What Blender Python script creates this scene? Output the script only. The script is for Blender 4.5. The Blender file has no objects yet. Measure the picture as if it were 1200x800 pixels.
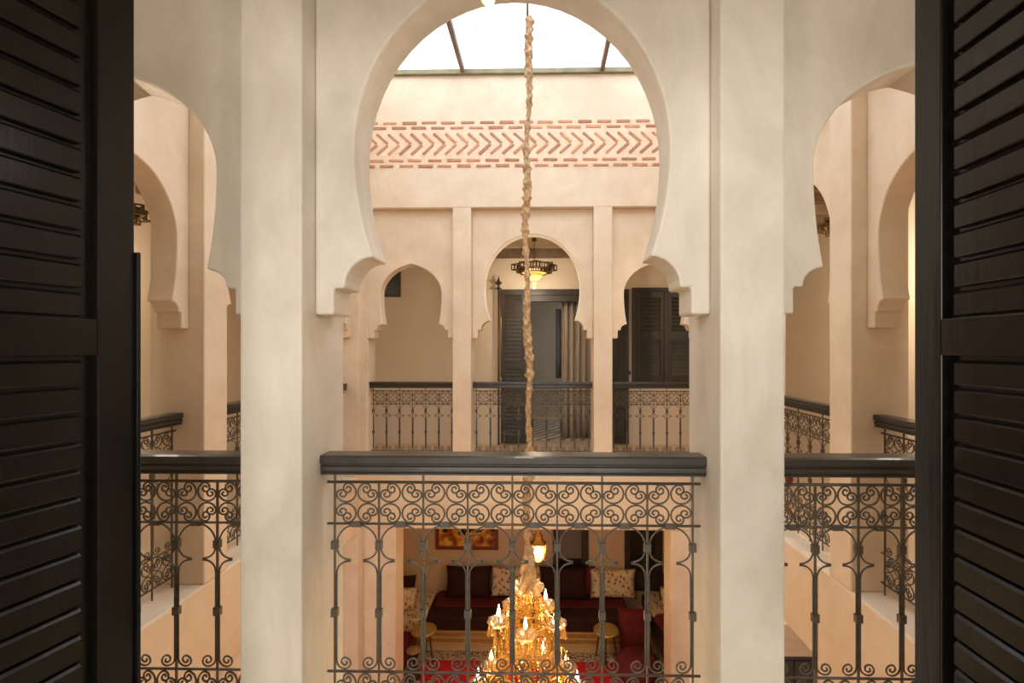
import bpy, bmesh, math, random
from mathutils import Vector, Matrix
random.seed(7)
C = bpy.context.scene.collection
PI = math.pi

# ---------------------------------------------------------------- camera
cam_d = bpy.data.cameras.new('camera'); cam = bpy.data.objects.new('camera', cam_d); C.objects.link(cam)
cam.location = (0, 0, 1.353)
cam.rotation_euler = (PI / 2, 0, 0.0206)
cam_d.sensor_width = 36; cam_d.lens = 36 * 548.7 / 1200
cam_d.shift_x = -23.5 / 1200; cam_d.shift_y = 8.7 / 1200
cam_d.clip_start = 0.02
bpy.context.scene.camera = cam
# ---------------------------------------------------------------- world
W = bpy.data.worlds.new('sky'); bpy.context.scene.world = W; W.use_nodes = True
bg = W.node_tree.nodes['Background']; bg.inputs[0].default_value = (0.97, 0.98, 1.0, 1); bg.inputs[1].default_value = 2.8
# ---------------------------------------------------------------- large area lights
def area(name, loc, rot, sx, sy, power, col):
    l = bpy.data.lights.new(name, 'AREA'); l.shape = 'RECTANGLE'; l.size = sx; l.size_y = sy
    l.energy = power; l.color = col
    o = bpy.data.objects.new(name, l); C.objects.link(o); o.location = loc; o.rotation_euler = rot
    return o
# daylight coming from the room window behind the photographer
area('room_window_light', (-0.2, -3.2, 1.6), (PI / 2, 0, 0), 3.0, 2.4, 82, (1.0, 0.975, 0.93))
# added fill brightening the room beyond the far doorway, with no modelled source
area('far_room_fill_light', (2.4, 8.6, 1.7), (0, PI / 2, 0), 1.6, 1.6, 16, (1.0, 0.95, 0.88))
sc = bpy.context.scene
sc.view_settings.view_transform = 'Standard'; sc.view_settings.look = 'None'
sc.view_settings.exposure = 0.52; sc.view_settings.gamma = 1.0; sc.view_settings.use_curve_mapping = False
sc.cycles.max_bounces = 10; sc.cycles.diffuse_bounces = 7; sc.cycles.transparent_max_bounces = 12
sc.cycles.sample_clamp_indirect = 8.0; sc.cycles.caustics_reflective = False; sc.cycles.caustics_refractive = False

# ---------------------------------------------------------------- materials
def mat(name, col, rough=0.6, metal=0.0, spec=0.5, coat=0.0, emit=None, estr=0.0):
    m = bpy.data.materials.new(name); m.use_nodes = True
    b = m.node_tree.nodes['Principled BSDF']
    b.inputs['Base Color'].default_value = (*col, 1); b.inputs['Roughness'].default_value = rough
    b.inputs['Metallic'].default_value = metal; b.inputs['Specular IOR Level'].default_value = spec
    b.inputs['Coat Weight'].default_value = coat
    if emit:
        b.inputs['Emission Color'].default_value = (*emit, 1); b.inputs['Emission Strength'].default_value = estr
    return m
def nodes(m): return m.node_tree.nodes, m.node_tree.links, m.node_tree.nodes['Principled BSDF']
def ramp(n, l, src, stops):
    r = n.new('ShaderNodeValToRGB'); e = r.color_ramp.elements
    while len(e) < len(stops): e.new(0.5)
    for k, (p, c) in enumerate(stops): e[k].position = p; e[k].color = (*c, 1)
    l.new(src, r.inputs[0]); return r
def noisy(name, c1, c2, scale=3.0, rough=0.6, bump=0.0, bscale=20, detail=6, stretch=None, **k):
    m = mat(name, c1, rough, **k); n, l, b = nodes(m)
    tc = n.new('ShaderNodeTexCoord'); src = tc.outputs['Object']
    if stretch:
        mp = n.new('ShaderNodeMapping'); mp.inputs['Scale'].default_value = stretch; l.new(src, mp.inputs[0]); src = mp.outputs[0]
    t = n.new('ShaderNodeTexNoise'); t.inputs['Scale'].default_value = scale; t.inputs['Detail'].default_value = detail
    l.new(src, t.inputs['Vector'])
    r = ramp(n, l, t.outputs['Fac'], [(0.3, c1), (0.7, c2)]); l.new(r.outputs[0], b.inputs['Base Color'])
    if bump:
        t2 = n.new('ShaderNodeTexNoise'); t2.inputs['Scale'].default_value = bscale; t2.inputs['Detail'].default_value = 5
        l.new(src, t2.inputs['Vector'])
        bp = n.new('ShaderNodeBump'); bp.inputs['Strength'].default_value = bump; bp.inputs['Distance'].default_value = 0.01
        l.new(t2.outputs['Fac'], bp.inputs['Height']); l.new(bp.outputs[0], b.inputs['Normal'])
    return m
PL = noisy('plaster_rose', (0.78, 0.655, 0.505), (0.86, 0.745, 0.60), 2.2, 0.55, 0.35, 9)
PG = noisy('plaster_cream', (0.62, 0.58, 0.51), (0.82, 0.78, 0.705), 1.6, 0.5, 0.35, 8)
def mottle(m, scale, lo, hi, stretch=(1, 1, .45)):
    n, l, b = nodes(m); src = b.inputs['Base Color'].links[0].from_socket; tc = n.new('ShaderNodeTexCoord'); mp = n.new('ShaderNodeMapping')
    mp.inputs['Scale'].default_value = stretch; l.new(tc.outputs['Object'], mp.inputs[0])
    t = n.new('ShaderNodeTexNoise'); t.inputs['Scale'].default_value = scale; t.inputs['Detail'].default_value = 9; t.inputs['Roughness'].default_value = .65; t.inputs['Distortion'].default_value = .6
    l.new(mp.outputs[0], t.inputs['Vector']); rr = ramp(n, l, t.outputs['Fac'], [(.32, lo), (.62, hi)])
    mx = n.new('ShaderNodeMix'); mx.data_type = 'RGBA'; mx.blend_type = 'MULTIPLY'; mx.inputs[0].default_value = 1
    l.new(src, mx.inputs[6]); l.new(rr.outputs[0], mx.inputs[7]); l.new(mx.outputs[2], b.inputs['Base Color'])
mottle(PG, 4.5, (.84, .82, .79), (1, 1, 1)); mottle(PL, 3.5, (.90, .87, .84), (1, 1, 1), (1, 1, 1))
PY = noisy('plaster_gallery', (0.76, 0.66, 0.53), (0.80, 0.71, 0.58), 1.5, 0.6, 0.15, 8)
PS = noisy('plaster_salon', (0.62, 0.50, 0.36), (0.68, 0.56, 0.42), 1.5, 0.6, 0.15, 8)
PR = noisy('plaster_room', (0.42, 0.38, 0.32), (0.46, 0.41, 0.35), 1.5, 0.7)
BLK = noisy('black_lacquer', (0.004, 0.0038, 0.003), (0.008, 0.007, 0.006), 8, 0.22, 0.08, 30, spec=0.34, stretch=(1, 1, 0.15))
FBLK = noisy('black_painted_wood', (0.030, 0.026, 0.020), (0.055, 0.045, 0.034), 6, 0.45, 0.1, 30)
HR = noisy('dark_handrail_wood', (0.030, 0.026, 0.021), (0.052, 0.046, 0.038), 12, 0.32, 0.05, 40, coat=0.08)
IRON = noisy('wrought_iron', (0.075, 0.060, 0.043), (0.125, 0.104, 0.078), 30, 0.45, 0.2, 120, metal=0.2)
BR = noisy('old_brick', (0.50, 0.22, 0.12), (0.68, 0.40, 0.26), 14, 0.85, 0.5, 60)
_n, _l, _b = nodes(BR); _oi = _n.new('ShaderNodeObjectInfo'); _hs = _n.new('ShaderNodeHueSaturation'); _mr = _n.new('ShaderNodeMapRange')
_mr.inputs['To Min'].default_value = .72; _mr.inputs['To Max'].default_value = 1.12; _l.new(_oi.outputs['Random'], _mr.inputs[0])
_src = _b.inputs['Base Color'].links[0].from_socket; _l.new(_src, _hs.inputs['Color']); _l.new(_mr.outputs[0], _hs.inputs['Value']); _l.new(_hs.outputs[0], _b.inputs['Base Color'])
MORT = noisy('band_mortar', (0.80, 0.62, 0.47), (0.88, 0.73, 0.58), 10, 0.8, 0.5, 40)
BRASS = mat('aged_brass', (0.62, 0.40, 0.12), 0.3, 1.0)
DBR = mat('dark_bronze', (0.12, 0.075, 0.03), 0.45, 0.8)
GOLDC = mat('gilt_glass', (0.95, 0.65, 0.22), 0.25, 0.3, emit=(1.0, 0.55, 0.12), estr=0.35)
BEAM = noisy('ceiling_wood', (0.13, 0.085, 0.05), (0.24, 0.17, 0.11), 5, 0.6, 0.3, 30)
CEIL = noisy('ceiling_plaster', (0.55, 0.47, 0.37), (0.62, 0.54, 0.43), 3, 0.7)
FRM = mat('skylight_frame', (0.20, 0.12, 0.09), 0.5)
OLV = noisy('olive_steel', (0.20, 0.185, 0.10), (0.30, 0.27, 0.16), 9, 0.5)
FLAME = mat('lamp_flame', (1, 0.8, 0.4), 0.5, emit=(1.0, 0.66, 0.24), estr=26)
LGLOW = mat('lamp_glass', (1, 0.8, 0.4), 0.4, emit=(1.0, 0.62, 0.22), estr=3)
MAR = noisy('maroon_fabric', (0.085, 0.004, 0.008), (0.15, 0.012, 0.018), 7, 0.85, 0.3, 60)
DMAR = noisy('dark_maroon_fabric', (0.018, 0.003, 0.004), (0.04, 0.006, 0.008), 7, 0.85, 0.3, 60)
GOLDS = noisy('hammered_brass', (0.55, 0.40, 0.12), (0.75, 0.58, 0.22), 30, 0.38, 0.8, 90, metal=0.7)
BASEW = noisy('carved_tan_wood', (0.30, 0.17, 0.07), (0.50, 0.31, 0.14), 25, 0.6, 0.6, 60)
GILT = mat('gilt_edge', (0.75, 0.52, 0.22), 0.4, 0.4)
TILE = noisy('cream_floor_tile', (0.60, 0.46, 0.32), (0.68, 0.54, 0.38), 6, 0.35)
MIR = mat('plate_white', (0.7, 0.68, 0.62), 0.4)
PAPER = noisy('red_pouf', (0.16, 0.01, 0.015), (0.25, 0.02, 0.03), 6, 0.9)

def floral():
    m = mat('cream_floral_fabric', (0.75, 0.66, 0.48), 0.9); n, l, b = nodes(m)
    tc = n.new('ShaderNodeTexCoord')
    v = n.new('ShaderNodeTexVoronoi'); v.inputs['Scale'].default_value = 19; l.new(tc.outputs['Object'], v.inputs[0])
    r = ramp(n, l, v.outputs['Distance'], [(0.0, (0.16, 0.03, 0.02)), (0.3, (0.30, 0.12, 0.06)), (0.38, (0.66, 0.56, 0.38)), (1.0, (0.82, 0.74, 0.56))])
    n2 = n.new('ShaderNodeTexNoise'); n2.inputs['Scale'].default_value = 16; l.new(tc.outputs['Object'], n2.inputs[0])
    r2 = ramp(n, l, n2.outputs['Fac'], [(0.36, (0, 0, 0)), (0.42, (1, 1, 1))])
    mx = n.new('ShaderNodeMix'); mx.data_type = 'RGBA'; l.new(r2.outputs[0], mx.inputs[0])
    mx.inputs[6].default_value = (0.78, 0.70, 0.52, 1); l.new(r.outputs[0], mx.inputs[7])
    l.new(mx.outputs[2], b.inputs['Base Color']); return m
FLO = floral()
def rugmat():
    m = mat('red_rug', (0.45, 0.01, 0.015), 0.95); n, l, b = nodes(m)
    tc = n.new('ShaderNodeTexCoord'); t = n.new('ShaderNodeTexNoise'); t.inputs['Scale'].default_value = 5
    l.new(tc.outputs['Object'], t.inputs[0])
    r = ramp(n, l, t.outputs['Fac'], [(0.3, (0.42, 0.006, 0.012)), (0.7, (0.58, 0.012, 0.02))]); l.new(r.outputs[0], b.inputs['Base Color']); return m
RUG = rugmat()
def bordermat():
    m = mat('rug_border', (0.4, 0.3, 0.2), 0.95); n, l, b = nodes(m)
    tc = n.new('ShaderNodeTexCoord'); v = n.new('ShaderNodeTexVoronoi'); v.inputs['Scale'].default_value = 26; v.feature = 'F1'
    l.new(tc.outputs['Object'], v.inputs[0])
    r = ramp(n, l, v.outputs['Distance'], [(0.0, (0.05, 0.03, 0.02)), (0.35, (0.16, 0.08, 0.05)), (0.5, (0.42, 0.34, 0.24)), (1, (0.50, 0.42, 0.32))])
    l.new(r.outputs[0], b.inputs['Base Color']); return m
RBD = bordermat()
def berber():
    m = mat('cream_berber_wool', (0.5, 0.45, 0.36), 0.95); n, l, b = nodes(m)
    tc = n.new('ShaderNodeTexCoord'); mp = n.new('ShaderNodeMapping'); mp.inputs['Rotation'].default_value = (0, 0, 0.6)
    l.new(tc.outputs['Object'], mp.inputs[0])
    w = n.new('ShaderNodeTexWave'); w.inputs['Scale'].default_value = 2.2; w.inputs['Distortion'].default_value = 3.5; w.inputs['Detail'].default_value = 1
    l.new(mp.outputs[0], w.inputs[0])
    r = ramp(n, l, w.outputs['Fac'], [(0.0, (0.12, 0.09, 0.07)), (0.16, (0.16, 0.12, 0.09)), (0.26, (0.46, 0.42, 0.34)), (1, (0.52, 0.47, 0.39))])
    l.new(r.outputs[0], b.inputs['Base Color']); return m
BERB = berber()
def painting():
    m = mat('painting_canvas', (0.6, 0.3, 0.05), 0.5); n, l, b = nodes(m)
    tc = n.new('ShaderNodeTexCoord'); t = n.new('ShaderNodeTexNoise'); t.inputs['Scale'].default_value = 6; t.inputs['Detail'].default_value = 8
    l.new(tc.outputs['Object'], t.inputs[0])
    r = ramp(n, l, t.outputs['Fac'], [(0.34, (0.10, 0.02, 0.01)), (0.45, (0.45, 0.14, 0.02)), (0.55, (0.75, 0.42, 0.05)), (0.68, (0.85, 0.62, 0.18))])
    s = n.new('ShaderNodeSeparateXYZ'); l.new(tc.outputs['Object'], s.inputs[0])
    t2 = n.new('ShaderNodeTexNoise'); t2.inputs['Scale'].default_value = 7; l.new(tc.outputs['Object'], t2.inputs[0])
    a = n.new('ShaderNodeMath'); a.operation = 'MULTIPLY_ADD'; a.inputs[1].default_value = 1.0
    l.new(t2.outputs['Fac'], a.inputs[0]); l.new(s.outputs['Z'], a.inputs[2])
    r3 = ramp(n, l, a.outputs[0], [(0.47, (0, 0, 0)), (0.50, (1, 1, 1)), (0.60, (1, 1, 1)), (0.64, (0, 0, 0))])
    mx = n.new('ShaderNodeMix'); mx.data_type = 'RGBA'; l.new(r3.outputs[0], mx.inputs[0])
    l.new(r.outputs[0], mx.inputs[6]); mx.inputs[7].default_value = (0.015, 0.012, 0.01, 1)
    l.new(mx.outputs[2], b.inputs['Base Color']); return m
PAINT = painting()
def wavecol(name, c1, c2, scale, axis='Z', rough=0.7):
    m = mat(name, c1, rough); n, l, b = nodes(m); tc = n.new('ShaderNodeTexCoord')
    w = n.new('ShaderNodeTexWave'); w.bands_direction = axis; w.inputs['Scale'].default_value = scale; w.inputs['Distortion'].default_value = 1.5
    l.new(tc.outputs['Object'], w.inputs[0]); r = ramp(n, l, w.outputs['Fac'], [(0.2, c1), (0.8, c2)]); l.new(r.outputs[0], b.inputs['Base Color']); return m
CURT = wavecol('taupe_curtain_cloth', (0.36, 0.30, 0.25), (0.50, 0.43, 0.36), 3, 'X', 0.8)
SATIN = noisy('gold_satin_wrap', (0.34, 0.20, 0.08), (0.66, 0.46, 0.26), 40, 0.42, 0.6, 50, spec=0.6)
def mixmat(name, parts):
    """stack of simple shaders mixed by weight"""
    m = bpy.data.materials.new(name); m.use_nodes = True; n = m.node_tree.nodes; l = m.node_tree.links; n.clear()
    out = n.new('ShaderNodeOutputMaterial'); cur = None
    tot = 0
    for typ, col, w, rough in parts:
        s = n.new(typ); s.inputs['Color'].default_value = (*col, 1)
        if 'Roughness' in s.inputs and rough is not None: s.inputs['Roughness'].default_value = rough
        if cur is None: cur = s.outputs[0]; tot = w
        else:
            mx = n.new('ShaderNodeMixShader'); mx.inputs[0].default_value = w / (tot + w); tot += w
            l.new(cur, mx.inputs[1]); l.new(s.outputs[0], mx.inputs[2]); cur = mx.outputs[0]
    l.new(cur, out.inputs[0]); return m
PANE = mixmat('milky_skylight_pane', [('ShaderNodeBsdfTranslucent', (0.95, 0.96, 0.97), 0.42, None), ('ShaderNodeBsdfTransparent', (0.96, 0.97, 0.98), 0.50, None), ('ShaderNodeBsdfGlossy', (1, 1, 1), 0.08, 0.15)])
CRYS = mixmat('amber_crystal', [('ShaderNodeBsdfTranslucent', (1.0, 0.66, 0.24), 0.32, None), ('ShaderNodeBsdfGlossy', (1.0, 0.86, 0.55), 0.38, 0.06), ('ShaderNodeBsdfTransparent', (1.0, 0.88, 0.60), 0.30, None)])
CLEAR = mixmat('clear_crystal', [('ShaderNodeBsdfTranslucent', (1.0, 0.86, 0.66), 0.30, None), ('ShaderNodeBsdfGlossy', (1.0, 0.95, 0.88), 0.34, 0.06), ('ShaderNodeBsdfTransparent', (1.0, 0.97, 0.92), 0.36, None)])
GLASS = mixmat('window_glass', [('ShaderNodeBsdfGlossy', (0.4, 0.4, 0.4), 0.12, 0.3), ('ShaderNodeBsdfDiffuse', (0.02, 0.02, 0.022), 0.75, None)])

# ---------------------------------------------------------------- mesh helpers
class MB:
    def __init__(s): s.v = []; s.f = []; s.sm = []
    def add(s, vs, fs, smooth=False, M=None):
        o = len(s.v)
        s.v += [tuple(M @ Vector(p)) if M else tuple(p) for p in vs]
        s.f += [tuple(i + o for i in f) for f in fs]; s.sm += [smooth] * len(fs); return s
    def box(s, x0, x1, y0, y1, z0, z1, M=None):
        vs = [(x, y, z) for z in (z0, z1) for y in (y0, y1) for x in (x0, x1)]
        return s.add(vs, [(0, 2, 3, 1), (4, 5, 7, 6), (0, 1, 5, 4), (2, 6, 7, 3), (0, 4, 6, 2), (1, 3, 7, 5)], M=M)
    def tube(s, pts, r, n=6, closed=False, cap=True, M=None, flat=None):
        pts = [Vector(p) for p in pts]; N = len(pts); rs = r if isinstance(r, (list, tuple)) else [r] * N
        rings = []; up = None
        for i, p in enumerate(pts):
            if closed: t = pts[(i + 1) % N] - pts[i - 1]
            else: t = pts[min(i + 1, N - 1)] - pts[max(i - 1, 0)]
            if t.length < 1e-9: t = Vector((0, 0, 1))
            t.normalize()
            if up is None: up = Vector((0, 1, 0)) if abs(t.y) < 0.9 else Vector((1, 0, 0))
            u = (up - t * up.dot(t)); 
            if u.length < 1e-6: u = t.orthogonal()
            u.normalize(); up = u; w = t.cross(u)
            rings.append([p + (u * math.cos(2 * PI * k / n) + w * math.sin(2 * PI * k / n)) * rs[i] for k in range(n)])
        vs = [q for g in rings for q in g]; fs = []
        for i in range(N if closed else N - 1):
            j = (i + 1) % N
            for k in range(n):
                k2 = (k + 1) % n; fs.append((i * n + k, j * n + k, j * n + k2, i * n + k2))
        if cap and not closed:
            fs.append(tuple(range(n - 1, -1, -1))[::-1]); fs.append(tuple((N - 1) * n + k for k in range(n))[::-1])
        return s.add(vs, fs, n > 4, M)
    def lathe(s, prof, n=16, M=None, lobes=0, amp=0.0, smooth=True):
        vs = []; fs = []; P = len(prof)
        for (r, z) in prof:
            for k in range(n):
                a = 2 * PI * k / n; rr = r * (1 + amp * math.cos(lobes * a)) if lobes else r
                vs.append((rr * math.cos(a), rr * math.sin(a), z))
        for i in range(P - 1):
            for k in range(n):
                k2 = (k + 1) % n; fs.append((i * n + k, i * n + k2, (i + 1) * n + k2, (i + 1) * n + k))
        if prof[0][0] > 1e-4: fs.append(tuple(range(n))[::-1])
        if prof[-1][0] > 1e-4: fs.append(tuple((P - 1) * n + k for k in range(n)))
        return s.add(vs, fs, smooth, M)
    def prism(s, poly, a0, a1, axis='y', M=None):
        """poly in (s,z); extruded along axis: 'y' -> s is x ; 'x' -> s is y"""
        n = len(poly)
        if axis == 'y': mk = lambda p, a: (p[0], a, p[1])
        else: mk = lambda p, a: (a, p[0], p[1])
        vs = [mk(p, a0) for p in poly] + [mk(p, a1) for p in poly]
        fs = [tuple(range(n)), tuple(range(n, 2 * n))[::-1]] + [(i, i + n, (i + 1) % n + n, (i + 1) % n) for i in range(n)]
        return s.add(vs, fs, M=M)
    def mesh(s, name, m, fix=True):
        me = bpy.data.meshes.new(name); me.from_pydata(s.v, [], s.f)
        me.polygons.foreach_set('use_smooth', s.sm); me.materials.append(m); me.update()
        if fix:
            b = bmesh.new(); b.from_mesh(me); bmesh.ops.recalc_face_normals(b, faces=b.faces); b.to_mesh(me); b.free()
        return me
    def obj(s, name, m, parent=None, bevel=0, fix=True):
        return link(name, s.mesh(name, m, fix), parent, bevel=bevel)
def link(name, me, parent=None, loc=None, rot=None, scale=None, bevel=0):
    o = bpy.data.objects.new(name, me); C.objects.link(o)
    if parent: o.parent = parent
    if loc is not None: o.location = loc
    if rot is not None: o.rotation_euler = rot
    if scale is not None: o.scale = scale
    if bevel:
        b = o.modifiers.new('bevel', 'BEVEL'); b.width = bevel; b.segments = 2; b.limit_method = 'ANGLE'; b.angle_limit = math.radians(50)
    return o
def box(*a, M=None): return MB().box(*a, M=M)
def struct(o): o['kind'] = 'structure'; return o
def thing(name, label, cat, loc=(0, 0, 0), rz=0, group=None):
    o = bpy.data.objects.new(name, None); C.objects.link(o); o.empty_display_size = 0.1
    o.location = loc; o.rotation_euler = (0, 0, rz); return tag(o, label, cat, group)
def tag(o, label, cat, group=None, kind=None):
    o['label'] = label; o['category'] = cat
    if group: o['group'] = group
    if kind: o['kind'] = kind
    return o
def sempty(name):
    o = bpy.data.objects.new(name, None); C.objects.link(o); o['kind'] = 'structure'; return o
def stuff(o): o['kind'] = 'stuff'; return o

# ---------------------------------------------------------------- dimensions
XL, XR, PW = -0.794, 0.581, 0.208             # centre bay, pilaster width
D0, DP, DPB, D1 = 1.5325, 1.622, 1.774, 1.864  # near arcade: pilaster front, panel front/back, courtyard face
F0, FP, FPB, F1 = 5.24, 5.33, 5.48, 5.572      # far arcade
SL, SR, T = -2.02, 1.80, 0.332                 # side arcades inner faces
P1, P2 = 2.762, 4.134                          # side pilasters (start y)
EX, EXR = -1.994, 1.781                        # end of outer bays of near/far arcades
ZC, ZT, ZR = -0.06, 2.94, 4.45                 # curb top, panel top, skylight
ZB = -0.67                                     # lintel underside of the ground floor openings
ZG = -2.90
CX = (XL + XR) / 2

def arch_poly(c, hb, hw, hp, zp, zs, za, e, o1, o2, zc=1.473):
    """closed outline of a panel with a horseshoe opening, corbelled feet; c = centre"""
    half = [(hb, zc), (hb - o1, zc), (hb - o1, zc + 0.092), (hb - o2, zc + 0.092)]
    x0 = hb - o2; z0 = zc + 0.098
    for k in range(1, 8):
        t = k / 7 * PI / 2; half.append((x0 - (x0 - hp) * (1 - math.cos(t)), z0 + (zp - z0) * math.sin(t)))
    b = (zs - zp) / math.sqrt(1 - (hp / hw) ** 2)
    for k in range(1, 9):
        z = zp + (zs - zp) * k / 8; half.append((hw * math.sqrt(max(0, 1 - ((zs - z) / b) ** 2)), z))
    R = hw + e * hw; ap = math.sqrt(R * R - (e * hw) ** 2); tmax = math.atan2(ap, e * hw)
    for k in range(1, 15):
        t = tmax * k / 14; half.append((R * math.cos(t) - e * hw, zs + (za - zs) * R * math.sin(t) / ap))
    L = [(c - x, z) for x, z in half]; Rr = [(c + x, z) for x, z in half[:-1]][::-1]
    return [(c - hb, ZT)] + L + Rr + [(c + hb, ZT)]

def centre_arch(): return arch_poly(CX, (XR - XL) / 2, 0.548, 0.482, 1.674, 2.05, 2.66, 0.0, 0.066, 0.104)
def outer_arch(side, xe):
    a, b = ((EX, XL - PW) if side < 0 else (XR + PW, EXR))
    return arch_poly((a + b) / 2, (b - a) / 2, 0.352, 0.318, 1.632, 1.98, 2.325, 0.35, 0.075, 0.108)
def side_arch(y0, y1, big):
    c, h = (y0 + y1) / 2, (y1 - y0) / 2
    if big: return arch_poly(c, h, 0.465, 0.405, 1.655, 2.0, 2.60, 0.05, 0.066, 0.104)
    return arch_poly(c, h, 0.300, 0.262, 1.625, 1.98, 2.365, 0.15, 0.060, 0.082)

# ---------------------------------------------------------------- arcades (structure)
wf = sempty('wall_front'); wb = sempty('wall_back'); wl = sempty('wall_left'); wr = sempty('wall_right')
for par, y0, y1, pa, pb, m in ((wf, D0, D1, DP, DPB, PG), (wb, F0, F1, FP, FPB, PL)):
    for x in (XL - PW, XR): box(x, x + PW, y0, y1, ZC, ZT).obj('pilaster', m, par, 0.008)
    MB().prism(centre_arch(), pa, pb).obj('arch_panel', m, par, 0.008)
    for s in (-1, 1): MB().prism(outer_arch(s, EX), pa, pb).obj('arch_panel', m, par, 0.008)
    box(SL - T, SR + T, y0, y1, ZT, ZR).obj('upper_wall', m, par, 0.008)
    box(SL - T, SR + T, y0, y1, ZB, ZC).obj('parapet_slab', PL, par, 0.012)
for par, xi, xo, pi, po in ((wl, SL, SL - T, SL - 0.09, SL - 0.242), (wr, SR, SR + T, SR + 0.09, SR + 0.242)):
    a, b = sorted((xi, xo)); pa, pb = sorted((pi, po)); ei = EX if par is wl else EXR
    e0, e1 = sorted((ei, xo))
    box(a, b, DPB + .0005, 1.98, ZC, ZT).obj('pilaster', PL, par, 0.008)      # corner piers
    box(a, b, 5.124, FP, ZC, ZT).obj('pilaster', PL, par, 0.008)
    box(e0, e1, D0, DPB, ZC, ZT).obj('corner_pier', PG, par, 0.008)
    box(e0, e1, FP + .0005, F1, ZC, ZT).obj('corner_pier', PL, par, 0.008)
    box(a, b, FP - .001, F1, ZT - .12, ZT).obj('corner_pier', PL, par)
    for y in (P1, P2): box(a, b, y, y + PW, ZC, ZT).obj('pilaster', PL, par, 0.008)
    for (y0, y1, big) in ((1.98, P1, 0), (P1 + PW, P2, 1), (P2 + PW, 5.124, 0)):
        MB().prism(side_arch(y0, y1, big), pa, pb, 'x').obj('arch_panel', PL, par, 0.008)
    box(a, b, D1, F0, ZT, ZR).obj('upper_wall', PL, par, 0.008)
    box(a, b, D1, F0, ZB, ZC).obj('parapet_slab', PL, par, 0.012)

# brick band set in the far upper wall: every brick is a piece
brick = MB().box(-0.083, 0.083, -0.008, 0.03, -0.0155, 0.0155).mesh('brick', BR)
bevb = bmesh.new(); bevb.from_mesh(brick)
bmesh.ops.bevel(bevb, geom=bevb.edges[:], offset=0.004, segments=1, affect='EDGES'); bevb.to_mesh(brick); bevb.free()
for r, z in enumerate((3.892, 3.834, 3.469, 3.406)):
    off = (0.0, 0.10, 0.06, -0.04)[r]; x = SL + 0.10 + off
    while x < SR - 0.08:
        link('brick', brick, wb, (x + random.uniform(-.006, .006), F0 - random.uniform(0.0, .004), z + random.uniform(-.002, .002)),
             (0, random.uniform(-.02, .02), 0), (random.uniform(.9, 1.03), 1, random.uniform(.85, 1.1)))
        x += 0.218
x = SL + 0.10
while x < SR - 0.07:
    for s in (1, -1):
        link('brick', brick, wb, (x + random.uniform(-.004, .004), F0 - random.uniform(0.0, .004), 3.654 + s * 0.062),
             (0, s * 0.72 + random.uniform(-.03, .03), 0), (random.uniform(.95, 1.04), 1, random.uniform(.85, 1.1)))
    x += 0.1285
box(SL, SR, F0 - 0.0015, F0 + 0.001, 3.385, 3.915).obj('brick_band_mortar', MORT, wb)

# ground floor walls of the court
box(SL - T, -1.644, F0, F0 + 0.30, ZG, ZB).obj('wall_pier', PL, wb, 0.008)
box(1.436, SR + T, F0, F0 + 0.30, ZG, ZB).obj('wall_pier', PL, wb, 0.008)
for par, xi, s in ((wl, SL, -1), (wr, SR, 1)):
    a, b = sorted((xi, xi + s * 0.165))
    for y0, y1 in ((5.12, F0), (2.93, 3.10), (D1, 1.95)): box(a, b, y0, y1, ZG, ZB).obj('wall_pier', PL, par, 0.008)
box(SL - T, SR + T, D0, D1, ZG, ZB).obj('wall_pier', PL, wf)

# ---------------------------------------------------------------- galleries, outer walls, floors, ceilings
OL, OR_, OB, ON = -3.62, 3.40, 6.97, 0.17
def ring(z0, z1, m, name):
    b = MB()
    b.box(OL, OR_, ON - 0.15, D0, z0, z1); b.box(OL, OR_, F1, OB + .0, z0, z1)
    b.box(OL, SL - T, D0, F1, z0, z1); b.box(SR + T, OR_, D0, F1, z0, z1)
    return struct(b.obj(name, m))
ring(-0.30, ZC - 0.002, TILE, 'floor')
ring(2.84, 3.0, CEIL, 'ceiling')
struct(box(OL - .2, OR_ + .2, -4.0, 11.2, ZG - 0.2, ZG).obj('floor_ground', TILE))
struct(box(OL - 0.2, OL, -.1, 7.12, ZG, 3.0).obj('wall_outer_left', PY))
struct(box(OR_, OR_ + 0.2, -.1, 7.12, ZG, 3.0).obj('wall_outer_right', PY))
# far gallery wall with doorway and shuttered window
wob = sempty('wall_outer_back')
b = MB(); b.box(OL, -0.235, OB, OB + .15, -0.3, 3.0); b.box(-0.235, 1.04, OB, OB + .15, 2.22, 3.0)
b.box(1.04, OR_, OB, OB + .15, -0.3, 3.0); b.obj('wall_face', PY, wob)
# near doorway wall (behind and beside the camera)
b = MB(); b.box(OL, -1.24, ON - 0.15, ON, -0.3, 3.0); b.box(0.98, OR_, ON - 0.15, ON, -0.3, 3.0); b.box(-1.24, 0.98, ON - 0.15, ON, 2.34, 3.0)
struct(b.obj('wall_outer_front', PG))
# room behind the camera
b = MB(); b.box(-2.6, -2.5, -3.6, ON - .15, -.3, 3.0); b.box(2.3, 2.4, -3.6, ON - .15, -.3, 3.0); b.box(-2.5, 2.3, -3.6, ON - .15, -.3, ZC); b.box(-2.5, 2.3, -3.6, ON - .15, 2.9, 3.0); b.box(-2.5, 2.3, -3.6, -3.5, ZC, 2.9)
struct(b.obj('wall_room_front', PG))
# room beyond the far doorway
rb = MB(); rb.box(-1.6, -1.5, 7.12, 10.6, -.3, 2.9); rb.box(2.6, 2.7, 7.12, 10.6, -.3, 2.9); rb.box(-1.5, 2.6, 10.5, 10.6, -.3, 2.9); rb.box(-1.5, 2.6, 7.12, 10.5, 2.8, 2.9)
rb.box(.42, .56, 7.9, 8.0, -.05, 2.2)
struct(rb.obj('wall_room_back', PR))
struct(box(-1.5, 2.6, OB, 10.5, -.3, ZC - .002).obj('floor_room', TILE))
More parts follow.
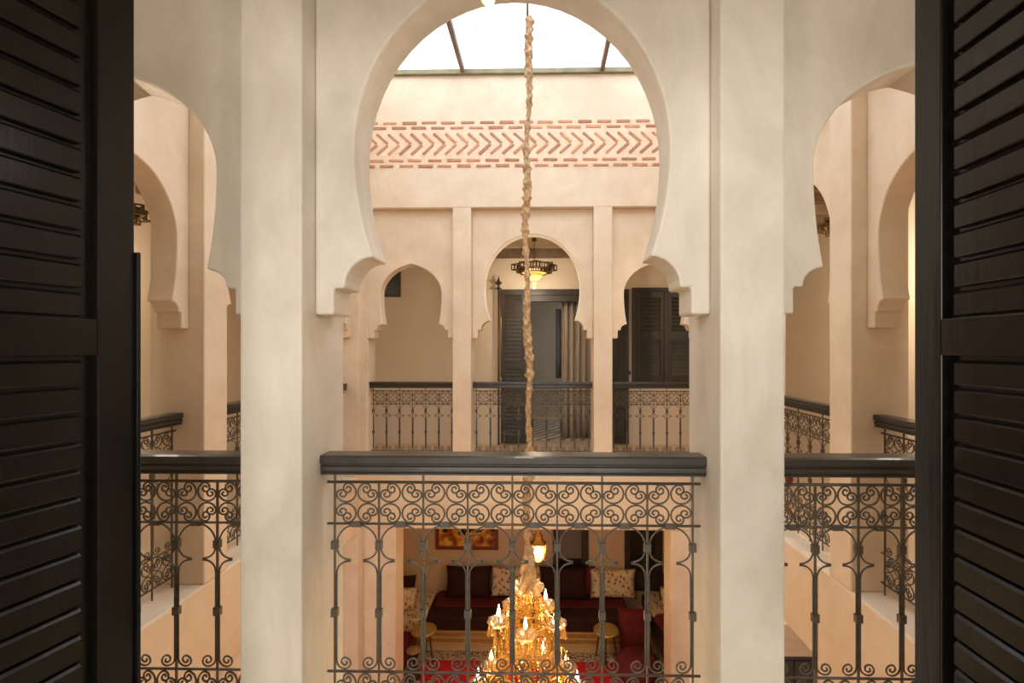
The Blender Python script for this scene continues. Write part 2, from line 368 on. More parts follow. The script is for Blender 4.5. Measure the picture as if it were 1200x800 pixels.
# ceiling beams of the galleries
for (xa, xb) in ((OL, SL - T), (SR + T, OR_)):
    y = 0.5
    while y < 6.9:
        struct(box(xa, xb, y, y + 0.09, 2.74, 2.84).obj('trim_beam', BEAM)); y += 0.36
bt = MB()
for (xa, xb) in ((OL, SL - T), (SR + T, OR_)): bt.box(xa + .001, xb - .001, D0, 6.9, 2.815, 2.839)
struct(bt.obj('trim_ceiling_boards', BEAM))
struct(box(OL, OR_, OB - 0.04, OB, 2.70, 2.84).obj('trim_cornice', BEAM))
# ground floor gallery outer walls / salon shell
b = MB(); b.box(SL - T - .1, SL - T, F1 - .03, 7.45, ZG, -.3); b.box(SR + T, SR + T + .1, F1 - .03, 7.45, ZG, -.3); b.box(SL - T - .1, SR + T + .1, 7.45, 7.6, ZG, -.3)
struct(b.obj('wall_salon', PS))
struct(box(OL, OR_, 6.97, 7.45, -.36, -.30).obj('ceiling_salon', CEIL))

# ---------------------------------------------------------------- skylight
sk = sempty('window_skylight')
xs = [SL, -0.88, 0.67, SR]
ys = [D1, 3.55, F0]
for i in range(3):
    for j in range(2):
        box(xs[i] + .002, xs[i + 1] - .002, ys[j] + .002, ys[j + 1] - .002, ZR + .03, ZR + .036).obj('pane', PANE, sk)
box(SL - .01, SR + .01, F0 - 0.045, F0 - 0.002, ZR - 0.03, ZR + .02).obj('frame', OLV, sk)
box(SL - .01, SR + .01, D1 + .002, D1 + 0.045, ZR - 0.03, ZR + .02).obj('frame', OLV, sk)
for xx in (SL + .0, SR - .04): box(xx, xx + .04, D1 + .05, F0 - .05, ZR - 0.03, ZR + .02).obj('frame', OLV, sk)
for xx in (-0.88, 0.67): box(xx - .022, xx + .022, D1 + .05, F0 - .045, ZR - 0.02, ZR + .05).obj('glazing_bar', FRM, sk)
for xx in (-0.66, 0.42): box(xx - .015, xx + .015, D1, F0, ZR + 0.16, ZR + .20).obj('rafter', FRM, sk)
box(SL, SR, 4.52, 4.62, ZR + .10, ZR + .16).obj('purlin', FRM, sk)
box(SL, SR, 3.2, 3.28, ZR + .10, ZR + .16).obj('purlin', FRM, sk)

# ---------------------------------------------------------------- wrought-iron railings
def heading_curve(x, z, h, segs, flip=1):
    """integrate (radius, angle) arcs starting at x,z with heading h; positive = turning left"""
    pts = [(x, z)]
    for R, ang in segs:
        n = max(2, int(abs(ang) / math.radians(26)) + 1)
        for k in range(n):
            da = ang / n; mid = h + flip * da / 2; st = 2 * R * math.sin(abs(da) / 2)
            x += st * math.cos(mid); z += st * math.sin(mid); h += flip * da; pts.append((x, z))
    return pts
def c_scroll(s=1.0):
    """C-scroll bulging towards -x-z... symmetric about the diagonal; returns points in unit of cell quarter (.0405)"""
    seg = [(0.036 * s, math.radians(106)), (0.0178 * s, math.radians(175)), (0.0118 * s, math.radians(180)), (0.0065 * s, math.radians(140))]
    a = heading_curve(0, 0, 0, seg, 1); b = [(-x, z) for x, z in a]
    pts = b[::-1] + a[1:]
    # bulge is downward here; rotate so that bulge points to (+x,-z) = 45 deg : cell centre for the upper-left quadrant
    pts = [(x, z - 0.036 * s) for x, z in pts]
    ca, sa = math.cos(PI / 4), math.sin(PI / 4)
    return [(x * ca - z * sa, x * sa + z * ca) for x, z in pts]
def tube2(pts, r, n=5): return MB().tube([(x, 0, z) for x, z in pts], r, n)
RT = 0.715; RB = 0.867; LO = 0.175; BOT = 0.005
def parts_for(cw):
    k = cw / 0.1625; q = {}
    s = min(k, 1.0)
    cs = [(x * 1.0 * k, z * 0.95) for x, z in c_scroll(1.03)]
    q['scroll'] = tube2(cs, 0.0036)
    low = heading_curve(0.0064, LO + 0.040, -PI / 2, [(0.031 * s, PI / 2), (0.0205 * s, PI), (0.0135 * s, PI), (0.007 * s, math.radians(150))], 1)
    q['low'] = MB().tube([(0.0064, 0, 0.53)] + [(x, 0, z) for x, z in low], 0.0033, 5)
    hc = cw / 2; arc = []
    for i in range(13):
        t = PI / 2 * i / 12; arc.append((hc - (hc - 0.0064) * math.sin(PI / 2 - t * 1.0) if False else hc - (hc - 0.0064) * math.cos(t), 0.637 + 0.074 * math.sin(t)))
    bz = lambda P, n: [tuple(sum(c * p[d] for c, p in zip(((1 - t) ** 3, 3 * t * (1 - t) ** 2, 3 * t * t * (1 - t), t ** 3), P)) for d in (0, 1)) for t in [i / n for i in range(n + 1)]]
    dn = bz([(0.0064, 0.637), (0.0064, 0.605), (0.022 * k, 0.585), (0.058 * k, 0.5825)], 8)
    q['arc'] = MB().tube([(x, 0, z) for x, z in dn[::-1]] + [(x, 0, z) for x, z in arc[1:]], 0.0033, 5)
    up = bz([(0.0064, 0.53), (0.0064, 0.557), (0.022 * k, 0.576), (0.058 * k, 0.5785)], 8)
    q['spur'] = MB().tube([(x, 0, z) for x, z in up], [0.0033] * 6 + [0.0036, 0.0044, 0.0042], 5)
    q['low'].tube([(0.0064, 0, 0.39), (0.0064, 0, 0.53)], 0.0033, 5)
    return q
_cache = {}
def cached(key, fn):
    if key not in _cache: _cache[key] = fn()
    return _cache[key]
def hand_profile():
    return [(-0.037, .972), (-0.041, .966), (-0.041, .945), (-0.037, .940), (-0.030, .940), (-0.030, .934), (-0.036, .931), (-0.037, .918), (-0.029, .915), (-0.029, .911), (-0.035, .908), (-0.035, .902),
            (0.035, .902), (0.035, .908), (0.029, .911), (0.029, .915), (0.037, .918), (0.036, .931), (0.030, .934), (0.030, .940), (0.037, .940), (0.041, .945), (0.041, .966), (0.037, .972)]
def railing(label, loc, rz, length, ncell, detail, group='wrought iron railings around the court'):
    """origin at the middle of the bay, local x along the rail"""
    t = thing('railing', label, 'railing', (loc[0], loc[1], 0), rz, group)
    MB().prism(hand_profile(), -length / 2 + .001, length / 2 - .001, 'x').obj('handrail', HR, t)
    span = length - 0.075; cw = span / ncell; x0 = -span / 2
    q = cached(('q', round(cw, 4)), lambda: parts_for(cw)); me = lambda k: cached((k, round(cw, 4)), lambda: q[k].mesh(k, IRON))
    for z, r in ((RB, .0055), (RT, .0045), (LO, .0045), (BOT, .0055)):
        MB().tube([(-length / 2 + .01, 0, z), (length / 2 - .01, 0, z)], r, 6).obj('rail_bar', IRON, t)
    bal = cached('bal', lambda: MB().box(-.0034, .0034, -.0034, .0034, ZC + .001, .867).mesh('baluster', IRON))
    balT = cached('balT', lambda: MB().box(-.0034, .0034, -.0034, .0034, ZC + .001, .905).mesh('baluster', IRON))
    def colm():
        b = MB()
        for dz in (-.010, 0, .010): b.box(-.0122, .0122, -.008, .008, dz - .0045, dz + .0045)
        b.box(-.0105, .0105, -.0065, .0065, -.014, .014); return b.mesh('collar', IRON)
    col = cached('collar', colm)
    if detail:
        for i in range(ncell + 1):
            x = x0 + i * cw
            link('baluster', balT if i % 2 == 0 or i == ncell else bal, t, (x, 0, 0))
            for z in (.637, .39): link('collar', col, t, (x, 0, z))
            for s in (-1, 1):
                if (i == 0 and s < 0) or (i == ncell and s > 0): continue
                for k, nm in (('low', 'bottom_scroll'), ('arc', 'arch_bar'), ('spur', 'spur_bar')):
                    link(nm, me(k), t, (x, 0, 0), None, (s, 1, 1))
        for i in range(ncell):
            c = x0 + (i + .5) * cw
            link('collar', col, t, (c, 0, RT - .002), (0, PI / 2, 0), (.72, 1, 1.25))
            for zc, hz in (((RT + RB) / 2, 1.0), ((LO + BOT) / 2, 1.08)):
                for sx in (-1, 1):
                    for sz in (-1, 1):
                        link('scroll', me('scroll'), t, (c + sx * cw / 4, 0, zc + sz * .038 * hz), None, (-sx, 1, sz * hz))
    else:
        B = MB()
        for i in range(ncell + 1):
            x = x0 + i * cw
            link('baluster', balT if i % 2 == 0 or i == ncell else bal, t, (x, 0, 0))
            for z in (.637, .39): B.box(x - .0122, x + .0122, -.009, .009, z - .015, z + .015)
            for s in (-1, 1):
                if (i == 0 and s < 0) or (i == ncell and s > 0): continue
                M = Matrix.Translation((x, 0, 0)) @ Matrix.Diagonal((s, 1, 1, 1))
                for k in ('low', 'arc', 'spur'): B.add(q[k].v, q[k].f, True, M)
        for i in range(ncell):
            c = x0 + (i + .5) * cw
            for zc, hz in (((RT + RB) / 2, 1.0), ((LO + BOT) / 2, 1.08)):
                for sx in (-1, 1):
                    for sz in (-1, 1):
                        B.add(q['scroll'].v, q['scroll'].f, True, Matrix.Translation((c + sx * cw / 4, 0, zc + sz * .038 * hz)) @ Matrix.Diagonal((-sx, 1, sz * hz, 1)))
        stuff(B.obj('scrollwork', IRON, t))
    return t
yn, yf = (D0 + D1) / 2, (F0 + F1) / 2
for (y, det, where) in ((yn, True, 'nearest'), (yf, False, 'far')):
    a = {'nearest': ('widest black iron railing in the nearest centre arch, chandelier seen through it',
                     'iron railing in the near left arch, beside the open left shutter',
                     'iron railing in the near right arch, beside the open right shutter'),
         'far': ('iron railing across the court below the centre arch, in front of the open doorway',
                 'iron railing across the court in the left arch, plain wall behind it',
                 'iron railing across the court in the right arch, below the closed shuttered window')}[where]
    railing(a[0], (CX, y), 0, XR - XL, 8, det)
    railing(a[1], ((EX + XL - PW) / 2, y), 0, (XL - PW) - EX, 6, det)
    railing(a[2], ((EXR + XR + PW) / 2, y), 0, EXR - XR - PW, 6, det)
for x, nm in ((SL - T / 2, 'left'), (SR + T / 2, 'right')):
    railing('short iron railing running away on the %s side, nearest of that side' % nm, (x, (1.98 + P1) / 2), PI / 2, P1 - 1.98, 5, True)
    railing('middle iron railing on the %s side of the court, behind the %s side pillar' % (nm, nm), (x, (P1 + PW + P2) / 2), PI / 2, P2 - P1 - PW, 7, False)
    railing('short iron railing on the %s side of the court, farthest, by the back corner' % nm, (x, (P2 + PW + 5.124) / 2), PI / 2, 5.124 - P2 - PW, 5, False)

# ---------------------------------------------------------------- big near shutters
def slat_mesh(w, h, d, key, m=BLK):
    def mk():
        b = MB(); b.prism([(-d, 0.003), (-d, h - .006), (-d + .006, h), (0, h), (0, 0), (-d + .002, 0)], 0, w, 'x'); return b.mesh('slat', m)
    return cached(key, mk)
def shutter(label, hinge, direction, width, side, strip):
    """leaf from hinge along direction (angle from +y, clockwise); side=+1: visible face looks to +x"""
    t = thing('shutter_leaf', label, 'shutter', (hinge[0], hinge[1], 0), -direction, 'tall louvred doors opened on to the gallery')
    S = side
    th = 0.042
    f = lambda a, b: tuple(sorted((-S * a, -S * b)))   # depth behind visible face
    x0, x1 = f(0, th)
    st = 0.078
    for y0, y1 in ((0, st), (width - st, width)): box(x0, x1, y0, y1, -.04, 2.30).obj('stile', BLK, t, .003)
    for z0, z1 in ((-.04, .16), (1.338, 1.421), (2.20, 2.30)): box(x0, x1, st, width - st, z0, z1).obj('rail', BLK, t, .003)
    xa, xb = f(.022, .036)
    for z0, z1 in ((.16, 1.338), (1.421, 2.20)): box(xa, xb, st, width - st, z0, z1).obj('backing_panel', BLK, t)
    sw = width - 2 * st - 0.056
    sm = slat_mesh(sw, 0.0535, 0.0155, ('slat', round(sw, 3), S))
    for z0, z1 in ((.16, 1.338), (1.421, 2.20)):
        n = int((z1 - z0 - .006) / .0605); p = (z1 - z0 - .006) / n
        for i in range(n):
            # slat local: x=along w, y in [-d,0] -> towards viewer
            o = link('slat', sm, t, (-S * .022, st + .028 + (0 if S > 0 else 0), z0 + .004 + i * p))
            o.matrix_local = Matrix.Translation((-S * .0215, st + .028 + (sw if S < 0 else 0), z0 + .004 + i * p)) @ Matrix.Rotation(PI / 2 if S > 0 else -PI / 2, 4, 'Z') @ Matrix.Rotation(random.uniform(-.01, .01), 4, 'X')
    if strip:
        a, b_ = f(-.010, .03); box(a, b_, width, width + .008, -.04, 1.59).obj('closing_strip', BLK, t, .002)
    return t
shutter('tall black louvred door leaf standing open at the left of the camera', (-1.225, .19), math.radians(13.6), 0.965, 1, True)
shutter('tall black louvred door leaf standing open at the right of the camera', (.880, .19), math.radians(1.4), 0.965, -1, False)

# ---------------------------------------------------------------- far doorway, leaves, window
def far_leaf(t, x0, x1, z0, z1, y, name='leaf'):
    """painted louvred leaf facing -y"""
    b = MB(); s = .05
    b.box(x0, x0 + s, y - .035, y, z0, z1); b.box(x1 - s, x1, y - .035, y, z0, z1)
    for za, zb in ((z0, z0 + .1), (z1 - .08, z1), ((z0 + z1) / 2 - .03, (z0 + z1) / 2 + .03)): b.box(x0 + s, x1 - s, y - .034, y - .001, za, zb)
    b.box(x0 + s, x1 - s, y - .012, y - .004, z0, z1)
    o = b.obj(name, FBLK, t)
    sl = MB(); z = z0 + .11
    while z < z1 - .11:
        if not ((z0 + z1) / 2 - .07 < z < (z0 + z1) / 2 + .03):
            sl.prism([(-0.024, 0), (-0.012, .045), (-.006, .045), (-0.018, 0)], x0 + s + .01, x1 - s - .01, 'x', M=Matrix.Translation((0, y, z)))
        z += .0585
    stuff(sl.obj('slats', FBLK, o))
    return o
# prism 'x' : s->y ; fine for slats above
dr = thing('double_door', 'open black louvred double door in the far gallery, behind the centre railing', 'door', (0, OB, 0))
def rel(par, o): return o
b = MB(); b.box(-0.235, -0.20, -.02, .14, ZC, 2.22); b.box(1.005, 1.04, -.02, .14, ZC, 2.22); b.obj('door_frame', FBLK, dr)
box(-0.235, 1.04, -.05, .14, 2.15, 2.235).obj('lintel', HR, dr, .004)
box(-0.20, 1.005, -.0, .12, 2.06, 2.15).obj('head_rail', FBLK, dr)
lf = far_leaf(dr, -0.60, -0.24, ZC + .02, 2.23, -.03)
far_leaf(dr, 1.045, 1.28, ZC + .02, 2.23, -.03)
pl = thing('door_pole', 'slim dark pole with a star finial beside the far open door leaf', 'pole', (-.635, OB - .09, 0))
b = MB(); b.tube([(0, 0, ZC), (0, 0, 2.24)], .011, 8); b.obj('shaft', DBR, pl)
b = MB(); b.lathe([(0.001, 0), (.045, .0), (.05, .012), (.03, .02), (.012, .05), (.02, .06), (.055, .10), (.02, .12), (.012, .15), (.001, .20)], 8, M=Matrix.Translation((0, 0, 2.23)), smooth=False)
b.obj('finial', FBLK, pl)
b = MB(); b.tube([(.035, 0, .9), (.035, 0, 2.22)], .008, 6); b.lathe([(.001, 0), (.018, .01), (.012, .04), (.02, .06), (.009, .1)], 8, M=Matrix.Translation((.035, 0, .84))); b.obj('brass_rod', BRASS, pl)
w = sempty('window_1')
b = MB(); x0, x1, z0, z1 = 1.335, 2.32, .80, 2.255
b.box(x0, x0 + .06, OB - .05, OB - .001, z0, z1); b.box(x1 - .06, x1, OB - .05, OB - .001, z0, z1); b.box(x0 + .06, x1 - .06, OB - .05, OB - .001, z1 - .06, z1); b.box(x0 + .06, x1 - .06, OB - .05, OB - .001, z0, z0 + .05)
b.obj('window_frame', FBLK, w, .003)
xm = (x0 + x1) / 2
far_leaf(w, x0 + .065, xm - .03, z0 + .055, z1 - .065, OB - .006, 'shutter_panel'); far_leaf(w, xm + .03, x1 - .065, z0 + .055, z1 - .065, OB - .006, 'shutter_panel')
box(xm - .028, xm + .028, OB - .055, OB - .003, z0 + .05, z1 - .06).obj('window_mullion', FBLK, w, .004)
sw_ = box(-.03, .03, -.008, 0, -.05, .05).obj('light_switch', MIR); sw_.location = (1.303, OB - .001, 1.0); sw_.scale = (.9, 1, 1)
tag(sw_, 'small pale light switch plate on the far wall between door leaf and shuttered window', 'switch')
box(-.014, .014, -.013, -.008, -.028, .028).obj('rocker', FBLK, sw_)
w2 = sempty('window_2')
b = MB(); x0, x1, z0, z1 = -2.75, -2.11, 2.13, 2.6
b.box(x0, x0 + .05, OB - .04, OB - .001, z0, z1); b.box(x1 - .04, x1, OB - .04, OB - .001, z0, z1); b.box(x0 + .05, x1 - .04, OB - .04, OB - .001, z1 - .05, z1); b.box(x0 + .05, x1 - .04, OB - .04, OB - .001, z0, z0 + .045)
b.obj('window_frame', FBLK, w2); box(x0 + .05, x1 - .04, OB - .012, OB - .004, z0 + .045, z1 - .05).obj('window_pane', GLASS, w2)
# curtain in the room beyond
b = MB(); nx = 90; vs = []; fs = []
for j, z in enumerate((ZC + .01, .5, 1.1, 1.6, 2.13)):
    for i in range(nx):
        u = i / (nx - 1); x = .31 + .78 * u
        vs.append((x, 7.36 + .035 * math.sin(u * 52 + .4 * math.sin(z * 2)) + .012 * math.sin(u * 131 + z), z))
for j in range(4):
    for i in range(nx - 1): a = j * nx + i; fs.append((a, a + 1, a + nx + 1, a + nx))
b.add(vs, fs, True); cu = b.obj('curtain', CURT); so = cu.modifiers.new('s', 'SOLIDIFY'); so.thickness = .006
tag(cu, 'taupe floor-length pleated curtain hanging in the far doorway', 'curtain')
cr = box(.28, 1.10, 7.345, 7.375, 2.13, 2.16).obj('curtain_rail', FBLK); tag(cr, 'dark rail holding the taupe curtain in the far doorway', 'curtain rail')
cr2 = MB(); cr2.box(.268, .298, 7.352, 7.368, 2.12, 2.145)
mr = thing('mirror', 'narrow black framed tall mirror on the wall of the far room', 'mirror', (.31, 7.88, 0))
box(-.075, .075, -.02, .0, .86, 2.02).obj('frame', FBLK, mr); box(-.05, .05, -.024, -.018, .90, 1.98).obj('mirror_glass', BLK, mr)
rg = box(-.9, 1.2, 7.25, 9.3, ZC, ZC + .014).obj('berber_rug', BERB); tag(rg, 'cream rug with brown line pattern on the floor of the far room', 'rug')

# ---------------------------------------------------------------- lanterns
def point(par, loc, power, col, r=.03, name='bulb_light'):
    l = bpy.data.lights.new(name, 'POINT'); l.energy = power; l.color = col; l.shadow_soft_size = r
    o = bpy.data.objects.new(name, l); C.objects.link(o); o.parent = par; o.location = loc; return o
def star_lantern(label, loc, power, col=(1.0, .80, .58), group='stepped brass lanterns of the galleries'):
    t = thing('hanging_lantern', label, 'lantern', loc, 0, group)   # origin at its lowest tip
    def tier(r0, r1, z0, z1, m, name, n=8):
        b = MB()
        for k in range(n):
            a0, a1 = 2 * PI * (k + .5) / n, 2 * PI * (k + 1.5) / n
            b.tube([(r0 * math.cos(a0), r0 * math.sin(a0), z0), (r1 * math.cos(a0), r1 * math.sin(a0), z1)], .006, 4)
            for r, z in ((r0, z0), (r1, z1)): b.tube([(r * math.cos(a0), r * math.sin(a0), z), (r * math.cos(a1), r * math.sin(a1), z)], .006, 4)
            p = [(r0 * math.cos(a0), r0 * math.sin(a0), z0), (r0 * math.cos(a1), r0 * math.sin(a1), z0), (r1 * math.cos(a1), r1 * math.sin(a1), z1), (r1 * math.cos(a0), r1 * math.sin(a0), z1)]
            b.tube([p[0], p[2]], .004, 4); b.tube([p[1], p[3]], .004, 4)
        return b.obj(name, m, t)
    for nm, hw, z0, z1 in (('upper_frame', .215, .245, .315), ('middle_frame', .165, .205, .245)):
        b = MB()
        for rot in (0, PI / 4):
            M = Matrix.Rotation(rot + .12, 4, 'Z')
            for sx in (-1, 1):
                for z in (z0, z1): 
                    b.box(-hw, hw, sx * hw - .006, sx * hw + .006, z - .006, z + .006, M=M); b.box(sx * hw - .006, sx * hw + .006, -hw, hw, z - .006, z + .006, M=M)
                for k in range(9):
                    u = -hw + 2 * hw * k / 8; b.box(u - .006, u + .006, sx * hw - .004, sx * hw + .004, z0, z1, M=M); b.box(sx * hw - .004, sx * hw + .004, u - .006, u + .006, z0, z1, M=M)
        b.obj(nm, DBR, t)
    b = MB(); b.lathe([(.001, .0), (.012, .006), (.02, .03), (.008, .05), (.03, .06), (.035, .09), (.012, .10), (.06, .115), (.11, .165), (.115, .20), (.17, .205), (.17, .21)], 8, smooth=False)
    b.obj('gilt_cup', GOLDC, t)
    b = MB(); b.lathe([(.08, .215), (.09, .235), (.07, .27), (.01, .29)], 8, smooth=False); b.obj('glass', LGLOW, t)
    b = MB(); b.tube([(0, 0, .33), (0, 0, 2.835 - loc[2])], .006, 6); b.lathe([(.04, 2.80 - loc[2]), (.02, 2.835 - loc[2])], 8); b.obj('chain_rod', DBR, t)
    point(t, (0, 0, -.045), power, col, .06)
star_lantern('brass star lantern hanging in the far gallery, in the top of the centre arch', (-.10, 6.28, 2.165), 13)
star_lantern('brass star lantern hanging above the near gallery, only its tip in view at the top', (-.105, .92, 2.03), 6, (1.0, .90, .78))
star_lantern('dark brass lantern in the left gallery, just right of the left shutter edge', (-3.36, 3.5, 2.14), 17)
star_lantern('added brass lantern brightening the right gallery', (2.70, 4.05, 2.14), 30)  # lantern added as warm fill for the right gallery walls

star_lantern('added fill lantern above the near gallery at its far left end, out of view', (-2.45, .85, 2.14), 9, (1.0, .92, .82))  # unseen lantern added to brighten the outer left panels of the near arcade
star_lantern('added fill lantern above the near gallery at its far right end, out of view', (2.2, .85, 2.14), 9, (1.0, .92, .82))  # its right-hand twin, likewise added out of view as fill
# salon lantern
t = thing('salon_lantern', 'small glowing gold lantern hanging in the salon behind the chandelier top', 'lantern', (-.045, 5.95, -1.41))
b = MB()
for k in range(12):
    a = 2 * PI * k / 12
    b.tube([(.095 * math.cos(a), .095 * math.sin(a), .10), (.10 * math.cos(a), .10 * math.sin(a), .30)], .006, 5)
for z, r in ((.10, .095), (.30, .10)): b.tube([(r * math.cos(2 * PI * k / 16), r * math.sin(2 * PI * k / 16), z) for k in range(16)], .008, 5, closed=True)
b.lathe([(.001, 0), (.02, .02), (.008, .04), (.05, .06), (.09, .10)], 8, smooth=False); b.lathe([(.105, .30), (.07, .34), (.05, .37), (.06, .39), (.03, .43), (.012, .47)], 8, smooth=False)
b.obj('cage', BRASS, t)
MB().lathe([(.07, .105), (.08, .2), (.07, .295)], 8, smooth=False).obj('glass', mat('amber_lamp_glass', (1, .7, .3), .4, emit=(1.0, .55, .16), estr=1.7), t)
MB().tube([(0, 0, .46), (0, 0, 1.05)], .005, 5).obj('chain_rod', DBR, t)
point(t, (.0, -.16, .2), 16, (1, .66, .32), .05)

# ---------------------------------------------------------------- chandelier and its wrapped cord
CH = (-.107, 3.55)
cw_ = thing('wrapped_cord', 'long ruched gold cloth sleeve wrapped on the chandelier chain, hanging from the skylight', 'cord cover', (CH[0], CH[1], 0))
MB().tube([(0, 0, 3.6), (0, 0, ZR + .02)], .009, 8).obj('chain', DBR, cw_)
b = MB(); N = 330; n = 12; vs = []; fs = []
zt, zb_ = 3.86, -.16
ph = [random.uniform(0, 6.28) for _ in range(9)]
for i in range(N):
    u = i / (N - 1); z = zt + (zb_ - zt) * u
    cx = .012 * math.sin(u * 9 + ph[0]) + .007 * math.sin(u * 37 + ph[1]); cy = .010 * math.sin(u * 11 + ph[2])
    rb = .021 + .006 * math.sin(u * 23 + ph[3]) + .009 * max(0, math.sin(u * 170 + 2.5 * math.sin(u * 19))) ** 2
    for k in range(n):
        a = 2 * PI * k / n
        r = rb * (1 + .36 * math.sin(a * 2 + u * 260 + ph[4]) * math.sin(u * 97 + ph[5]) + .20 * math.sin(a * 3 - u * 410 + ph[6])) + random.uniform(-.0016, .0016)
        vs.append((cx + r * math.cos(a), cy + r * math.sin(a), z))
for i in range(N - 1):
    for k in range(n): k2 = (k + 1) % n; fs.append((i * n + k, i * n + k2, (i + 1) * n + k2, (i + 1) * n + k))
b.add(vs, fs, True); b.obj('cloth_sleeve', SATIN, cw_)
b = MB(); vs = []; fs = []; N = 40; n = 24
for i in range(N):
    u = i / (N - 1); z = -.13 - .33 * u; r0 = .024 + .024 * u ** 1.3 + (.012 * math.sin(u * 3.1) if u < 1 else 0)
    for k in range(n):
        a = 2 * PI * k / n; r = r0 * (1 + .34 * math.sin(a * 3 + u * 9.5) + .10 * math.sin(a * 9 - u * 8)); vs.append((r * math.cos(a) + .008 * math.sin(u * 4), r * math.sin(a), z))
for i in range(N - 1):
    for k in range(n): k2 = (k + 1) % n; fs.append((i * n + k, i * n + k2, (i + 1) * n + k2, (i + 1) * n + k))
b.add(vs, fs, True); b.obj('gathered_hem', SATIN, cw_)

ch = thing('chandelier', 'large crystal chandelier with lit candle lamps hanging in the court behind the centre railing', 'chandelier', (CH[0], CH[1], 0))
b = MB(); b.lathe([(.02, -1.80), (.04, -1.74), (.02, -1.66), (.05, -1.5), (.03, -1.3), (.06, -1.2), (.03, -1.1), (.03, -.95), (.055, -.85), (.025, -.74), (.03, -.62), (.05, -.55), (.02, -.47), (.02, -.15)], 14)
b.obj('stem', BRASS, ch)
bead_v = [(1, 0, 0), (-1, 0, 0), (0, 1, 0), (0, -1, 0), (0, 0, 1), (0, 0, -1)]
bead_f = [(0, 2, 4), (2, 1, 4), (1, 3, 4), (3, 0, 4), (2, 0, 5), (1, 2, 5), (3, 1, 5), (0, 3, 5)]
def bead(B, p, r, sz=1.0): B.add([(p[0] + v[0] * r, p[1] + v[1] * r, p[2] + v[2] * r * sz) for v in bead_v], bead_f)
def strand(B, p, q, sag, step=.021, r=.0080):
    p, q = Vector(p), Vector(q); L = (q - p).length * (1 + sag); n = max(2, int(L / step))
    for i in range(n + 1):
        u = i / n; w_ = p.lerp(q, u); w_.z -= sag * 4 * u * (1 - u) * .5; bead(B, w_, r, 1.1)
B = MB()
pol = lambda r, a, z: (r * math.cos(a), r * math.sin(a), z)
for k in range(14):
    a = 2 * PI * k / 14; strand(B, pol(.05, a, -.46), pol(.175, a, -.73), .05)
for k in range(26):
    a = 2 * PI * k / 26; strand(B, pol(.165, a, -.70), pol(.175, a, -1.10), .0)
    strand(B, pol(.175, a, -1.10), pol(.30, a + .1, -1.22), .03)
for k in range(34):
    a = 2 * PI * k / 34; strand(B, pol(.30, a, -1.22), pol(.08, a, -1.72), .05)
for k in range(28):
    a = 2 * PI * k / 28
    strand(B, pol(.215, a, -.86 - .03 * (k % 2)), pol(.235, a, -1.16), .0, .019)
for k in range(24):
    a = 2 * PI * k / 24; strand(B, pol(.12, a, -.62), pol(.13, a, -.84), .0); strand(B, pol(.09, a, -.5), pol(.20, a + .2, -.64), .06)
for k in range(24):
    a = 2 * PI * k / 24; strand(B, pol(.30, a, -.98), pol(.305, a, -1.2), .0, .019)
for k in range(10):
    a = 2 * PI * k / 10 + PI / 10
    strand(B, pol(.13, a, -.85), pol(.37, a + .3, -1.20), .10); strand(B, pol(.37, a + .3, -1.2), pol(.37, a + .3 + .63, -1.2), .12)
for k in range(5):
    a = 2 * PI * k / 5 - PI / 2
    for s in (-1, 1): strand(B, pol(.22, a, -.73), pol(.22, a + s * .63, -.78), .12)
    strand(B, pol(.22, a, -.72), pol(.06, a, -.50), .06)
stuff(B.obj('bead_strands', CRYS, ch))
B = MB()
for z, r in ((-.86, .215), (-.98, .30), (-.62, .12), (-.70, .165), (-1.10, .175), (-1.22, .30)): B.tube([pol(r, 2 * PI * k / 32, z) for k in range(32)], .007, 6, closed=True)
B.obj('hoop', BRASS, ch)
# top crown of leaf-shaped crystal
def bowl_mesh():
    b = MB(); b.lathe([(.018, -.008), (.035, -.006), (.062, .012), (.085, .042), (.082, .044), (.058, .018), (.03, .002), (.001, 0)], 32, lobes=8, amp=.06); return b.mesh('drip_bowl', CLEAR)
bowl = bowl_mesh()
candm = MB().lathe([(.013, 0), (.013, .012), (.0085, .014), (.0085, .07), (.001, .071)], 10).mesh('candle_tube', BRASS)
flam = MB().lathe([(.001, .0), (.009, .006), (.0145, .024), (.011, .044), (.005, .066), (.0008, .088)], 10).mesh('flame_bulb', FLAME)
dropm = MB().lathe([(.001, 0), (.004, -.004), (.004, -.012), (.001, -.016), (.006, -.022), (.010, -.05), (.018, -.095), (.017, -.112), (.001, -.12)], 6, smooth=False).mesh('crystal_drop', CRYS)
def arm_mesh(r, dz):
    pts = [(.03 + (r - .03) * u, 0, -dz * math.sin(u * PI) * .9 + (0) + (.03 * u)) for u in [i / 14 for i in range(15)]]
    return MB().tube(pts, .009, 7).mesh('arm', CRYS)
def tier(nn, r, zb2, dz, a0, power):
    am = arm_mesh(r, dz)
    for k in range(nn):
        a = a0 + 2 * PI * k / nn
        arm = link('arm', am, ch, (0, 0, zb2 - .03), (0, 0, a))
        link('drip_bowl', bowl, arm, (r, 0, .03)); link('candle_tube', candm, arm, (r, 0, .035)); link('flame_bulb', flam, arm, (r, 0, .105))
        for j in range(6):
            bb = 2 * PI * j / 6; link('crystal_drop', dropm, arm, (r + .072 * math.cos(bb), .072 * math.sin(bb), .05 if j % 2 else .06), None, (1, 1, 1.05 if j % 2 else .8))
        pw = point(ch, (r * math.cos(a), r * math.sin(a), zb2 + .13), power, (1.0, .62, .24), .02, 'candle_light')
tier(5, .222, -.715, .10, -PI / 2 - .04, 2.0)
tier(10, .375, -1.235, .12, -PI / 2 + .3, 2.0)
B = MB()
